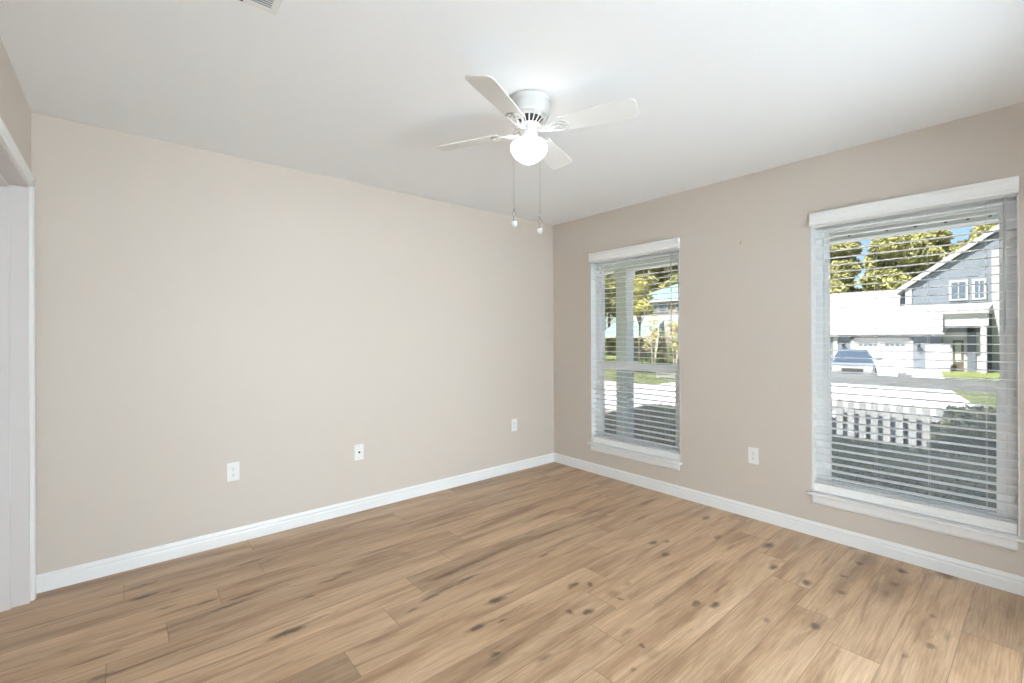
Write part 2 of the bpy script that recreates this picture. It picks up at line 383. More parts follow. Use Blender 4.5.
# ------------------------------------------------------------------ room shell
T = 0.13
OPEN = {1: (-1.411, -0.500), 2: (-3.232, -2.333)}          # y range of the two window openings
ZB, ZT = 0.268, 2.030
b = B()
b.box((0, YF - T, -0.85), (T, OPEN[2][0], H + 0.1)); b.box((0, OPEN[2][1], -0.85), (T, OPEN[1][0], H + 0.1)); b.box((0, OPEN[1][1], -0.85), (T, T, H + 0.1))
for k in (1, 2):
    b.box((0, OPEN[k][0], -0.85), (T, OPEN[k][1], ZB)); b.box((0, OPEN[k][0], ZT), (T, OPEN[k][1], H + 0.1))
struct(b.build('wall_right', M['wall']))
struct(B().box((-W - T, 0, -0.3), (0, T, H + 0.1)).build('wall_back', M['wall']))
D0, D1, DZ = -0.095, -1.060, 2.045                          # closet door opening in the left wall
b = B(); b.box((-W - T, D0, -0.3), (-W, 0, H + 0.1)); b.box((-W - T, D1, DZ), (-W, D0, H + 0.1)); b.box((-W - T, YF - T, -0.3), (-W, D1, H + 0.1))
struct(b.build('wall_left', M['wall']))
HX0, HX1, HZ = -3.15, -0.75, 2.12                           # opening added behind the camera to let the fill light in
b = B(); b.box((-W, YF - T, -0.3), (HX0, YF, H + 0.1)); b.box((HX1, YF - T, -0.3), (0, YF, H + 0.1)); b.box((HX0, YF - T, HZ), (HX1, YF, H + 0.1))
struct(b.build('wall_front', M['wall']))
struct(B().box((-W - T, YF - T, H), (0.0, T, H + 0.1)).build('ceiling', M['ceil']))
# unseen hallway added to hold and bounce the fill light
b = B(); y1 = YF - T; yh = -6.6
b.box((-W - 0.15, yh, 0), (-W - 0.03, y1, H)); b.box((0 - 0.12, yh, 0), (0, y1, H)); b.box((-W - 0.15, yh - 0.12, 0), (0, yh, H))
struct(b.build('wall_added_hall', M['ceil']))
struct(B().box((-W - 0.15, yh - 0.12, H), (0, y1, H + 0.1)).build('ceiling_added_hall', M['ceil']))
struct(B().box((-W - 0.15, yh - 0.12, -0.002), (0, y1, 0.0)).build('floor_added_hall', mat('hall_bounce_floor', (0.62, 0.63, 0.64), 0.5, noise=(3, (0.57, 0.58, 0.59), 0.4, 0.6))))  # pale floor added to bounce fill light up to the room ceiling

BASE = [(0, 0), (0.014, 0), (0.014, 0.052), (0.0125, 0.058), (0.0095, 0.061), (0.0095, 0.066), (0.0115, 0.070), (0.0105, 0.076), (0.006, 0.083), (0.004, 0.090), (0, 0.090)]
struct(B().prism(BASE, (-W, 0, 0), (0, -1, 0), (0, 0, 1), (1, 0, 0), W).build('baseboard_back', M['trim']))
struct(B().prism(BASE, (0, 0, 0), (-1, 0, 0), (0, 0, 1), (0, -1, 0), -YF).build('baseboard_right', M['trim']))
struct(B().prism(BASE, (-W, D1 - 0.075, 0), (1, 0, 0), (0, 0, 1), (0, -1, 0), D1 - 0.075 - YF).build('baseboard_left', M['trim']))

# ------------------------------------------------------------------ door on the left wall
CAS = [(0, 0), (0.012, 0), (0.016, 0.008), (0.016, 0.040), (0.011, 0.050), (0.013, 0.062), (0.009, 0.070), (0, 0.070)]
d = struct(B().box((-W - 0.118, D0 - 0.016, 0.008), (-W - 0.100, D1 + 0.016, DZ - 0.016)).build('door_1', M['doorpaint'], bevel=0.002))
b = B()
cr = 0.012
b.prism([(x, y) for x, y in CAS], (-W, D0 + 0.006, 0), (1, 0, 0), (0, 1, 0), (0, 0, 1), DZ + 0.066)
b.prism([(x, y) for x, y in CAS], (-W, D1 - 0.006, 0), (1, 0, 0), (0, -1, 0), (0, 0, 1), DZ + 0.066)
b.prism([(x, y) for x, y in CAS], (-W, D0 + 0.006 + 0.070, DZ - 0.006 + 0.002), (1, 0, 0), (0, 0, 1), (0, -1, 0), D0 - D1 + 0.152)
b.build('door_casing', M['trim'], d)
b = B()
b.box((-W - 0.10, D0 - 0.016, 0), (-W + 0.001, D0 + 0.001, DZ)); b.box((-W - 0.10, D1 - 0.001, 0), (-W + 0.001, D1 + 0.016, DZ)); b.box((-W - 0.10, D1, DZ - 0.016), (-W + 0.001, D0, DZ + 0.001))
b.build('door_jamb', M['doorpaint'], d, bevel=0.0015)
b = B()
b.box((-W - 0.100, D0 - 0.030, 0), (-W - 0.062, D0 - 0.015, DZ - 0.016)); b.box((-W - 0.100, D1 + 0.015, 0), (-W - 0.062, D1 + 0.030, DZ - 0.016)); b.box((-W - 0.100, D1 + 0.016, DZ - 0.031), (-W - 0.062, D0 - 0.016, DZ - 0.015))
b.build('door_stop', M['doorpaint'], d, bevel=0.0015)
b = B()
for z0, z1 in ((0.2, 0.9), (1.05, 1.85)):
    b.box((-W - 0.1005, D0 - 0.13, z0), (-W - 0.096, D1 + 0.13, z1))
b.build('door_panel', M['doorpaint'], d, bevel=0.003)
b = B(); b.tube([(-W - 0.1, D1 + 0.07, 0.93), (-W - 0.045, D1 + 0.07, 0.93)], 0.012, 12); b.ball((-W - 0.035, D1 + 0.07, 0.93), 0.026, 3)
b.build('door_knob', M['steel'], d)

# ------------------------------------------------------------------ windows
def make_window(k):
    y0, y1 = OPEN[k]                                         # y0 < y1
    zs = 0.283                                               # top of the stool
    b = B(); fx0, fx1 = 0.068, 0.125
    b.box((fx0, y0, zs), (fx1, y0 + 0.045, ZT)); b.box((fx0, y1 - 0.045, zs), (fx1, y1, ZT)); b.box((fx0, y0, ZT - 0.045), (fx1, y1, ZT)); b.box((fx0, y0, zs), (fx1, y1, zs + 0.03))
    w = struct(b.build('window_%d' % k, M['vinyl'], bevel=0.002))
    a0, a1 = y0 + 0.045, y1 - 0.045
    def sash(name, x0, x1, za, zb, st, bot, top):
        b = B()
        b.box((x0, a0, za), (x1, a0 + st, zb)); b.box((x0, a1 - st, za), (x1, a1, zb)); b.box((x0, a0 + st, za), (x1, a1 - st, za + bot)); b.box((x0, a0 + st, zb - top), (x1, a1 - st, zb))
        s = b.build(name, M['vinyl'], w, bevel=0.003)
        g = B().box(((x0 + x1) / 2 - 0.002, a0 + st - 0.004, za + bot - 0.004), ((x0 + x1) / 2 + 0.002, a1 - st + 0.004, zb - top + 0.004)).build('pane', M['glass'], s)
        return s
    lo = sash('lower_sash', 0.072, 0.098, zs + 0.03, 1.048, 0.038, 0.045, 0.062)
    up = sash('upper_sash', 0.099, 0.122, 0.998, ZT - 0.045, 0.026, 0.040, 0.030)
    for yy in (a0 + 0.020, a1 - 0.020):
        B().box((0.066, yy - 0.010, 1.049), (0.090, yy + 0.010, 1.058)).build('tilt_latch', M['cord'], lo, bevel=0.002)
    b = B(); ym = (y0 + y1) / 2
    b.box((0.074, ym - 0.03, 1.048), (0.096, ym + 0.03, 1.056)); b.tube([(0.085, ym, 1.056), (0.085, ym, 1.066)], 0.010, 12); b.box((0.080, ym - 0.005, 1.062), (0.090, ym + 0.035, 1.070))
    b.build('sash_lock', M['vinyl'], lo)
    b = B(); b.box((0.1255, a0, zs + 0.03), (0.1265, a1, 1.03)); b.build('insect_screen', M['screen'], w)
    # stool and apron
    b = B(); b.box((0.0, y0, ZB), (0.070, y1, zs)); b.box((-0.040, y0 - 0.022, ZB), (0.0, y1 + 0.022, zs))
    b.build('window_sill', M['trim'], w, bevel=0.005)
    APR = [(0, 0), (0.010, 0), (0.014, 0.006), (0.018, 0.016), (0.018, 0.050), (0.018, 0.056), (0, 0.056)]
    b = B(); b.prism(APR, (0, y0 + 0.006, ZB - 0.056), (-1, 0, 0), (0, 0, 1), (0, 1, 0), y1 - y0 - 0.012)
    b.build('apron', M['trim'], w)
    # white returns of the opening
    b = B(); b.box((-0.0015, y0 - 0.001, zs), (0.068, y0 + 0.004, ZT)); b.box((-0.0015, y1 - 0.004, zs), (0.068, y1 + 0.001, ZT)); b.box((-0.0015, y0, ZT - 0.004), (0.068, y1, ZT + 0.001))
    b.build('reveal', M['trim'], w)
    return w
make_window(1); make_window(2)

def make_blind(k, label):
    y0, y1 = OPEN[k]; y0 += 0.008; y1 -= 0.008
    t = thing('window_blind', label, 'blind', (0.035, (y0 + y1) / 2, 0.284), group='white slatted window blinds')
    hw = (y1 - y0) / 2; z0 = 0.284; cx = 0.035
    def L(b, name, m, **kw): return b.build(name, m, t, **kw)
    # local frame: x across the recess, y along, z up from the stool
    VAL = [(0, 0), (0, 0.083), (0.010, 0.083), (0.013, 0.078), (0.013, 0.066), (0.010, 0.062), (0.010, 0.020), (0.013, 0.016), (0.013, 0.004), (0.010, 0)]
    b = B(); b.prism([(x, z) for x, z in VAL], (-cx - 0.020, -hw - 0.012, 1.992 - z0), (-1, 0, 0), (0, 0, 1), (0, 1, 0), 2 * hw + 0.022)
    b.box((-cx - 0.021, hw + 0.000, 1.992 - z0), (-cx - 0.001, hw + 0.010, 2.075 - z0)); b.box((-cx - 0.021, -hw - 0.012, 1.992 - z0), (-cx - 0.001, -hw - 0.002, 2.075 - z0))
    L(b, 'valance', M['valance'])
    L(B().box((-0.028, -hw, 1.985 - z0), (0.028, hw, 2.026 - z0)), 'head_rail', M['valance'], bevel=0.002)
    # slats: one crowned lamella repeated
    b = B(); z = 1.962; n = 0
    while z > 0.375:
        dz = z - z0; pts = []
        for s in range(7):
            x = -0.0250 + 0.05 * s / 6; pts.append((x, 0.0016 * (1 - (x / 0.025) ** 2)))
        prof = pts + [(x, q - 0.0028) for x, q in pts[::-1]]
        b.prism(prof, (0, -hw, dz), (1, 0, 0.02), (0, 0, 1), (0, 1, 0), 2 * hw); z -= 0.045; n += 1
    b.box((-0.025, -hw, 0.0650), (0.025, hw, 0.0680))
    o = L(b, 'slat_panel', M['slat'])
    b = B(); b.prism([(-0.026, 0.004), (-0.026, 0.022), (-0.0235, 0.024), (-0.0235, 0.026), (-0.027, 0.028), (-0.027, 0.052), (-0.022, 0.058), (0.022, 0.058), (0.027, 0.052), (0.027, 0.004)], (0, -hw, 0), (1, 0, 0), (0, 0, 1), (0, 1, 0), 2 * hw)
    L(b, 'bottom_rail', M['valance'])
    ys = {2: [-2.418, -2.656, -2.893, -3.117], 1: [-0.60, -0.86, -1.078, -1.275]}[k]
    for y in ys:
        b = B(); yy = y - (y0 + y1) / 2
        for x in (-0.0265, 0.0265): b.box((x - 0.0005, yy - 0.0006, 0.03), (x + 0.0005, yy + 0.0006, 1.99 - z0))
        zz = 1.962
        while zz > 0.375:
            b.box((-0.0265, yy - 0.0008, zz - z0 - 0.0045), (0.0265, yy + 0.0008, zz - z0 - 0.0035)); zz -= 0.045
        L(b, 'ladder_cord', M['cord'])
    wy = {2: -3.185, 1: -1.337}[k] - (y0 + y1) / 2
    b = B(); b.tube([(-0.031, wy, 1.985 - z0), (-0.034, wy, 1.965 - z0)], 0.006, 8); b.box((-0.040, wy - 0.006, 1.945 - z0), (-0.030, wy + 0.006, 1.972 - z0))
    wd = L(B().tube([(-0.036, wy, 1.95 - z0), (-0.037, wy, 1.30 - z0)], 0.0042, 6), 'tilt_wand', M['wand'])
    b.build('wand_hook', M['steel'], wd)
    return t
make_blind(1, 'white slatted blind nearer the room corner, with the porch column behind it')
make_blind(2, 'large white slatted blind showing the garage and parked car outside')

# ------------------------------------------------------------------ ceiling fan
FC = (-1.885, -1.69); FA = -65.3
fan = thing('ceiling_fan', 'white four-bladed flush ceiling fan with lit round globe and pull chains', 'ceiling fan', (FC[0], FC[1], H))
b = B(); b.lathe([(0, 0), (0.105, 0), (0.109, -0.004), (0.109, -0.024), (0.104, -0.028), (0.1045, -0.031), (0.102, -0.064), (0.096, -0.078), (0.084, -0.083), (0, -0.083)], n=48)
b.build('motor_housing', M['fan'], fan)
# vented ring under the motor
b = B(); b.lathe([(0.060, -0.083), (0.090, -0.084), (0.092, -0.087), (0.088, -0.090), (0.060, -0.090)], n=48); b.lathe([(0.045, -0.118), (0.056, -0.118), (0.058, -0.122), (0.054, -0.126), (0.0, -0.126)], n=40)
for i in range(22):
    a = 2 * PI * i / 22; ca, sa = math.cos(a), math.sin(a)
    b.tube([(0.089 * ca, 0.089 * sa, -0.087), (0.083 * ca, 0.083 * sa, -0.103), (0.056 * ca, 0.056 * sa, -0.121)], 0.0034, 6)
b.build('vent_ring', M['fan'], fan)
B().lathe([(0.0, -0.082), (0.070, -0.083), (0.064, -0.104), (0.046, -0.118), (0, -0.118)], n=32).build('motor_core', M['dark'], fan)
b = B(); b.lathe([(0, -0.124), (0.041, -0.124), (0.042, -0.128), (0.042, -0.166), (0.044, -0.170), (0.044, -0.184), (0.046, -0.190), (0.040, -0.194), (0, -0.194)], n=40)
sw = b.build('switch_housing', M['fan'], fan)
for i in range(3):
    a = 2 * PI * i / 3 + 0.4; B().tube([(0.042 * math.cos(a), 0.042 * math.sin(a), -0.178), (0.052 * math.cos(a), 0.052 * math.sin(a), -0.170)], 0.003, 8).build('thumb_screw', M['fan'], sw)
prof = [(0.040, -0.190), (0.046, -0.193), (0.064, -0.197), (0.079, -0.205), (0.087, -0.216), (0.089, -0.229), (0.087, -0.243), (0.078, -0.259), (0.064, -0.275), (0.046, -0.289), (0.028, -0.299), (0.012, -0.304), (0, -0.305)]
B().lathe(prof, n=48).build('glass_globe', M['globe'], fan)
ZBL = -0.142                                                   # blade level below the ceiling
def blade_parts():
    q = []
    b = B(); n = 9
    root, tip = 0.155, 0.520; prof = []
    for x, hw in ((root, 0.046), (root + 0.006, 0.050), (0.22, 0.052), (0.34, 0.059), (0.46, 0.064), (0.492, 0.064), (0.508, 0.060), (0.516, 0.051), (0.520, 0.036)): prof.append((x, hw))
    pts = [(x, -h) for x, h in prof] + [(x, h) for x, h in prof[::-1]]
    b.prism(pts, (0, 0, -0.003), (1, 0, 0), (0, 1, 0), (0, 0, 1), 0.006)
    q.append((b, 'fan_blade', M['blade'], 0.001))
    # scrolled iron: arm plus pierced oval plate below the blade
    b = B()
    b.tube([(0.050, 0, -0.004), (0.075, 0, -0.014), (0.105, 0, -0.016), (0.135, 0, -0.008), (0.160, 0, -0.006)], 0.0085, 8, 0.007)
    for s in (-1, 1):
        b.tube([(0.100, 0.004 * s, -0.013), (0.125, 0.024 * s, -0.010), (0.150, 0.036 * s, -0.008), (0.178, 0.034 * s, -0.007), (0.196, 0.018 * s, -0.007), (0.200, 0.0, -0.007)], 0.0055, 8)
        b.tube([(0.078, 0.0, -0.014), (0.090, 0.018 * s, -0.010), (0.108, 0.026 * s, -0.009), (0.125, 0.022 * s, -0.009)], 0.004, 6)
        b.tube([(0.140, 0.0, -0.007), (0.158, 0.014 * s, -0.007), (0.176, 0.012 * s, -0.007), (0.186, 0.0, -0.007)], 0.004, 6)
    b.prism([(0.150, -0.030), (0.180, -0.030), (0.196, -0.014), (0.196, 0.014), (0.180, 0.030), (0.150, 0.030)], (0, 0, -0.006), (1, 0, 0), (0, 1, 0), (0, 0, 1), 0.0025)
    q.append((b, 'blade_iron', M['fan'], 0))
    b = B()
    q.append((b, None, None, 0))
    for x, y in ((0.162, 0.022), (0.162, -0.022), (0.188, 0)):
        b = B(); b.lathe([(0, -0.011), (0.004, -0.0105), (0.0055, -0.007), (0, -0.006)], (x, y, 0), 10); q.append((b, 'screw', M['plate'], 0))
    return q
first = []
for k in range(4):
    a = R(FA + 90 * k)
    rot = Matrix.Rotation(a, 4, 'Z') @ Matrix.Rotation(R(-13), 4, 'X')
    if k == 0:
        objs = []
        for b, nm, m, bv in blade_parts():
            if nm: objs.append(b.build(nm, m, None, bevel=bv))
        objs[1].parent = fan; objs[0].parent = fan
        for o in objs[2:]: o.parent = objs[1]
        for o in objs[:2]: o.matrix_local = Matrix.Translation((0, 0, ZBL)) @ rot
        first = objs
    else:
        bl = first[0].copy(); ir = first[1].copy()
        for o in (bl, ir): C.objects.link(o); o.parent = fan
        for s0 in first[2:]:
            o = s0.copy(); C.objects.link(o); o.parent = ir
        for o in (bl, ir): o.matrix_local = Matrix.Translation((0, 0, ZBL)) @ rot
fd = (0.6463, 0.7631); rd = (0.7631, -0.6463)                   # across and towards the far corner
for nm, lat, fw, zb in (('left', -0.074, -0.062, 1.826), ('right', 0.058, 0.078, 1.826)):
    x = lat * rd[0] + fw * fd[0]; y = lat * rd[1] + fw * fd[1]; l = math.hypot(x, y); ux, uy = x / l, y / l
    b = B(); b.tube([(0.040 * ux, 0.040 * uy, -0.150), (0.052 * ux, 0.052 * uy, -0.149), (0.085 * ux, 0.085 * uy, -0.158), (x, y, -0.175), (x, y, zb - H + 0.075)], 0.0008, 6)
    z = zb - H
    zz = -0.18
    while zz > z + 0.08: b.ball((x, y, zz), 0.0013, 1); zz -= 0.006
    ch = b.build('pull_chain', M['chain'], fan)
    b = B(); b.tube([(x, y, z + 0.078), (x, y, z + 0.062)], 0.0035, 8); b.tube([(x, y, z + 0.036), (x, y, z + 0.028)], 0.005, 10); b.tube([(x, y, z + 0.024), (x, y, z + 0.016)], 0.006, 10)
    ring = [(x + 0.009 * math.cos(t) * rd[0], y + 0.009 * math.cos(t) * rd[1], z + 0.048 + 0.011 * math.sin(t)) for t in [2 * PI * i / 14 for i in range(15)]]
    b.tube(ring, 0.0014, 6); b.build('connector', M['chain'], ch)
    B().ball((x, y, z), 0.0165, 2, flat=True).build('crystal_ball', M['crystal'], ch)

# ------------------------------------------------------------------ ceiling register
vt = thing('ceiling_vent', 'white louvered air vent in the ceiling at top edge of view', 'vent', (-3.162, -1.655, H))
hx, hy = 0.180, 0.095
b = B(); z = -0.006
b.box((-hx, -hy, z), (hx, -hy + 0.022, 0)); b.box((-hx, hy - 0.022, z), (hx, hy, 0)); b.box((-hx, -hy + 0.022, z), (-hx + 0.022, hy - 0.022, 0)); b.box((hx - 0.022, -hy + 0.022, z), (hx, hy - 0.022, 0))
b.build('vent_frame', M['plate'], vt, bevel=0.002)
b = B(); y = -hy + 0.028
while y < hy - 0.026:
    b.box((-hx + 0.02, y - 0.006, -0.0065), (hx - 0.02, y + 0.006, -0.0050), rot=Matrix.Rotation(R(28), 3, 'X')); y += 0.0125
b.build('louver_panel', M['plate'], vt)
B().box((-hx + 0.02, -hy + 0.02, -0.0012), (hx - 0.02, hy - 0.02, -0.0004)).build('duct_backing', mat('vent_grey', (0.35, 0.35, 0.34), 0.8), vt)
B().box((0.05, hy - 0.018, -0.012), (0.075, hy - 0.012, -0.004)).build('damper_lever', M['dark'], vt)

# ------------------------------------------------------------------ wall plates
def outlet(loc, rotz, label):
    t = thing('power_outlet', label, 'outlet', loc, rotz, 'white duplex outlets')
    b = B(); b.box((-0.035, -0.005, -0.0575), (0.035, 0, 0.0575)); b.build('cover_plate', M['plate'], t, bevel=0.002)
    for s in (-1, 1):
        b = B(); n = 16; pts = []
        for i in range(n):
            a = 2 * PI * i / n; pts.append((max(-0.0135, min(0.0135, 0.0172 * math.cos(a))), s * 0.0195 + 0.0145 * math.sin(a)))
        b.prism(pts, (0, -0.0065, 0), (1, 0, 0), (0, 0, 1), (0, 1, 0), 0.002); r = b.build('receptacle', M['plate'], t)
        b = B()
        b.box((-0.0072, -0.0070, s * 0.0195 - 0.002), (-0.0052, -0.0060, s * 0.0195 + 0.0065)); b.box((0.0052, -0.0070, s * 0.0195 - 0.001), (0.0072, -0.0060, s * 0.0195 + 0.0055))
        b.tube([(0, -0.0060, s * 0.0195 - 0.0075), (0, -0.0070, s * 0.0195 - 0.0075)], 0.0025, 8)
        b.build('socket_slot', M['dark'], r)
    B().tube([(0, -0.005, 0), (0, -0.0068, 0)], 0.003, 10).build('screw', M['steel'], t)
outlet((-2.875, 0, 0.449), 0, 'white duplex outlet low on the blank wall, nearest the door casing')
outlet((-0.544, 0, 0.445), 0, 'small white duplex outlet on the blank wall, nearest the far corner')
outlet((0, -1.971, 0.443), R(-90), 'white duplex outlet on the window wall between the two windows')
t = thing('coaxial_plate', 'white wall plate with one small dark cable jack', 'wall plate', (-2.064, 0, 0.437))
B().box((-0.035, -0.005, -0.0575), (0.035, 0, 0.0575)).build('cover_plate', M['plate'], t, bevel=0.002)
b = B(); b.lathe([(0.0, 0), (0.0075, 0), (0.0075, 0.003), (0.0048, 0.003), (0.0048, 0.011), (0, 0.011)], n=12)
bmesh.ops.rotate(b.bm, verts=b.bm.verts[:], cent=(0, 0, 0), matrix=Matrix.Rotation(R(90), 3, 'X')); bmesh.ops.translate(b.bm, verts=b.bm.verts[:], vec=(0, -0.005, 0))
b.build('cable_jack', M['dark'], t)
for s in (-1, 1): B().tube([(0, -0.005, 0.042 * s), (0, -0.0062, 0.042 * s)], 0.003, 10).build('screw', M['steel'], t)
b = B(); b.box((-0.006, -1.894, 1.950), (0, -1.888, 1.975)); b.tube([(0, -1.891, 1.970), (-0.014, -1.891, 1.976)], 0.0016, 8); b.tube([(-0.006, -1.891, 1.953), (-0.013, -1.891, 1.952), (-0.017, -1.891, 1.960)], 0.0018, 8)
tag(b.build('picture_hook', M['brass']), 'small brass picture hook left on the wall between the windows', 'hook')

# ------------------------------------------------------------------ porch of this house
Z0 = -0.85
struct(B().box((T, -9, Z0), (2.42, 7, -0.55)).build('porch_floor', M['porchslab']))
b = B(); b.box((T, -9, 2.44), (2.75, 7, 2.56)); struct(b.build('porch_ceiling', M['soffit']))
b = B(); b.box((-W - 0.9, -9, H + 0.12), (2.85, 7, H + 0.30)); b.prism([(-W - 0.9, 0), (2.85, 0), (-0.5, 1.5)], (0, -9, H + 0.30), (1, 0, 0), (0, 0, 1), (0, 1, 0), 16); struct(b.build('roof', M['shell']))
bm_ = B(); bm_.box((2.02, -9, 2.235), (2.24, 7, 2.44)); beam = struct(bm_.build('porch_beam', M['soffit'], bevel=0.01))
for y in (-2.06, -2.349, -2.55, -2.747, -2.883, -3.013):
    B().box((2.005, y - 0.010, 2.258), (2.02, y + 0.010, 2.280)).build('beam_hook', M['dark'], beam)
t = thing('porch_column', 'square white porch column standing outside the window nearer the corner', 'column', (2.15, 0.67, -0.55))
b = B(); b.box((-0.09, -0.09, 0.14), (0.09, 0.09, 2.66)); b.build('shaft', M['extwhite'], t, bevel=0.006)
B().box((-0.115, -0.115, 0), (0.115, 0.115, 0.16)).build('base', M['extwhite'], t, bevel=0.008)
B().box((-0.11, -0.11, 2.66), (0.11, 0.11, 2.785)).build('capital', M['extwhite'], t, bevel=0.008)

# ------------------------------------------------------------------ ground
def quad(name, pts, z, m, th=0.03):
    b = B(); b.prism(pts, (0, 0, z - th), (1, 0, 0), (0, 1, 0), (0, 0, 1), th); return struct(b.build(name, m))
quad('lawn', [(-30, -80), (160, -80), (160, 120), (-30, 120)], Z0, M['lawn'], 0.2)
quad('street', [(7.2, -60), (14.4, -60), (14.4, 90), (7.2, 90)], Z0 + 0.02, M['concrete'], 0.05)
quad('driveway', [(14.4, 7.4), (14.4, -2.2), (21.1, -0.75), (33.9, 1.0), (33.9, 6.4)], Z0 + 0.03, M['concrete'], 0.05)
quad('sidewalk', [(5.6, 1.2), (7.2, 1.2), (7.2, 30), (5.6, 30)], Z0 + 0.02, M['brick'], 0.04)
quad('bounce_slab', [(2.42, -9), (7.2, -9), (7.2, 1.2), (5.6, 1.2), (5.6, 10), (2.42, 10)], Z0 + 0.025, M['porchslab'], 0.04)  # hidden pale slab added to bounce neutral light onto the porch
quad('driveway_edge', [(14.4, 7.4), (33.9, 6.4), (33.9, 6.9), (14.4, 7.9)], Z0 + 0.035, M['concrete'], 0.05)

# ------------------------------------------------------------------ plants
def leaves(rng, centers, size, flat=0.0):
    n = len(centers); c = np.asarray(centers, dtype=np.float64)
    a = rng.normal(size=(n, 3)); a /= np.linalg.norm(a, axis=1)[:, None]
    h = rng.normal(size=(n, 3)); b_ = np.cross(a, h); b_ /= np.linalg.norm(b_, axis=1)[:, None]
    s = size * rng.uniform(0.6, 1.35, (n, 1))
    v = np.stack([c - a * s, c + b_ * s * 0.5, c + a * s, c - b_ * s * 0.5], axis=1).reshape(-1, 3)
    return v
def leaf_mesh(name, verts, m, parent=None, extra=None):
    n = len(verts) // 4; me = bpy.data.meshes.new(name)
    me.vertices.add(len(verts)); me.vertices.foreach_set('co', verts.astype(np.float32).ravel())
    me.loops.add(n * 4); me.loops.foreach_set('vertex_index', np.arange(n * 4, dtype=np.int32))
    me.polygons.add(n); me.polygons.foreach_set('loop_start', np.arange(0, n * 4, 4, dtype=np.int32)); me.polygons.foreach_set('loop_total', np.full(n, 4, dtype=np.int32))
    me.update(); me.validate(); me.materials.append(m)
    o = bpy.data.objects.new(name, me); C.objects.link(o)
    if parent is not None: o.parent = parent
    return o
def blob_points(rng, blobs, per):
    P = []
    for (c, r) in blobs:
        n = int(per * max(0.3, (r[0] * r[2]) ** 0.5)); d = rng.normal(size=(n, 3)); d /= np.linalg.norm(d, axis=1)[:, None]
        P.append(np.array(c) + d * np.array(r) * (rng.uniform(0.35, 1.0, (n, 1)) ** 0.5) * rng.uniform(0.85, 1.12, (n, 1)))
    return np.concatenate(P)
def tree(loc, h, w, m, seed, label, cat='tree', group=None, per=520, size=0.20, low=0.25, bark='bark', name='tree', trunks=1):
    rng = np.random.default_rng(seed)
    t = thing(name, label, cat, loc, group=group)
    blobs = []
    for i in range(int(16 + h)):
        f = rng.uniform(low, 1.0); a = rng.uniform(0, 2 * PI); rr = w * (1.05 - 0.75 * (f - low) / (1 - low)) * rng.uniform(0.15, 0.95); s = w * rng.uniform(0.24, 0.42)
        blobs.append(((rr * math.cos(a), rr * math.sin(a), h * f - 0.3 * s), (s, s, s * 0.62)))
    blobs.append(((0, 0, h * 0.93), (w * 0.35, w * 0.35, h * 0.07)))
    leaf_mesh('crown', leaves(rng, blob_points(rng, blobs, per), size), M[m], t)
    b = B()
    for k in range(trunks):
        dx = 0 if trunks == 1 else math.cos(k * 2.2) ; dy = 0 if trunks == 1 else math.sin(k * 2.2)
        b.tube([(0.08 * dx, 0.08 * dy, 0), (0.25 * dx * w * .4, 0.25 * dy * w * .4, h * 0.3), (0.5 * dx * w * .5 + 0.1, 0.5 * dy * w * .5, h * 0.6), (0.7 * dx * w * .6, 0.7 * dy * w * .6, h * 0.9)], max(0.03, 0.018 * h), 8, 0.03)
    for c, r in blobs[:10]:
        b.tube([(0, 0, c[2] * 0.72), (c[0] * 0.5, c[1] * 0.5, c[2] * 0.88), (c[0], c[1], c[2])], 0.012 * h * 0.5, 6, 0.012)
    b.build('trunk', M[bark], t)
    return t
pines = [(56.0, 15.5, 12.6, 5.0, ''), (66.5, 14.0, 14.2, 5.0, ''), (60.5, 8.0, 13.4, 5.0, ''), (72.5, 7.0, 15.0, 5.0, ''), (64.0, 0.6, 13.6, 4.6, ''), (76.0, -1.5, 14.6, 4.6, ''),
         (55.0, 25.6, 15.0, 5.0, ''), (44.0, 22.6, 12.8, 4.6, ''), (41.0, 31.0, 12.8, 4.6, ''), (61.0, 39.0, 18.5, 6.0, ''), (54.0, 31.0, 17.5, 5.5, ''), (67.0, 20.5, 15.5, 5.0, ''), (36.0, 40.0, 12.0, 4.6, ''), (86.0, 22.0, 17.0, 5.5, ''), (86.0, 11.5, 17.5, 5.5, ''), (88.0, 1.5, 17.0, 5.5, '')]
for i, (x, y, h, w, _) in enumerate(pines):
    w2 = i < 6 or i > 12
    lab = 'tall sunlit yellow-green pine in the wood behind the white garage roof' if w2 else 'tall sunlit yellow-green pine in the wood behind the teal-roofed house'
    tree((x, y, Z0), h - Z0 * 0, w, 'pine', 10 + i, lab, group='pines behind the garage' if w2 else 'pines behind the teal-roofed house', per=1300, size=0.21, low=0.10, name='pine_tree')
tree((31.0, 6.45, Z0), 5.2, 0.65, 'yellowleaf', 40, 'slim yellow-leaved tree at the left end of the garage', per=700, size=0.13, low=0.02, name='leafy_tree')
tree((26.5, 24.0, Z0), 8.0, 2.0, 'yellowleaf', 41, 'yellow-green tree left of the porch column, beyond the street', per=700, size=0.13, low=0.05, name='leafy_tree')
tree((23.5, 14.9, Z0), 6.2, 1.15, 'yellowleaf', 42, 'yellow-leaved tree in front of the teal-roofed house beside the column', per=500, size=0.10, low=0.62, name='leafy_tree')
tree((19.0, 10.9, Z0), 3.3, 0.95, 'myrtle', 43, 'bare pale-trunked small tree before the teal-roofed house', per=150, size=0.05, low=0.45, bark='palebark', name='crepe_myrtle', trunks=4)
tree((20.0, 10.2, Z0), 2.9, 0.9, 'myrtle', 44, 'brownish small tree right of the pale-trunked one', per=260, size=0.05, low=0.3, bark='palebark', name='crepe_myrtle', trunks=3)

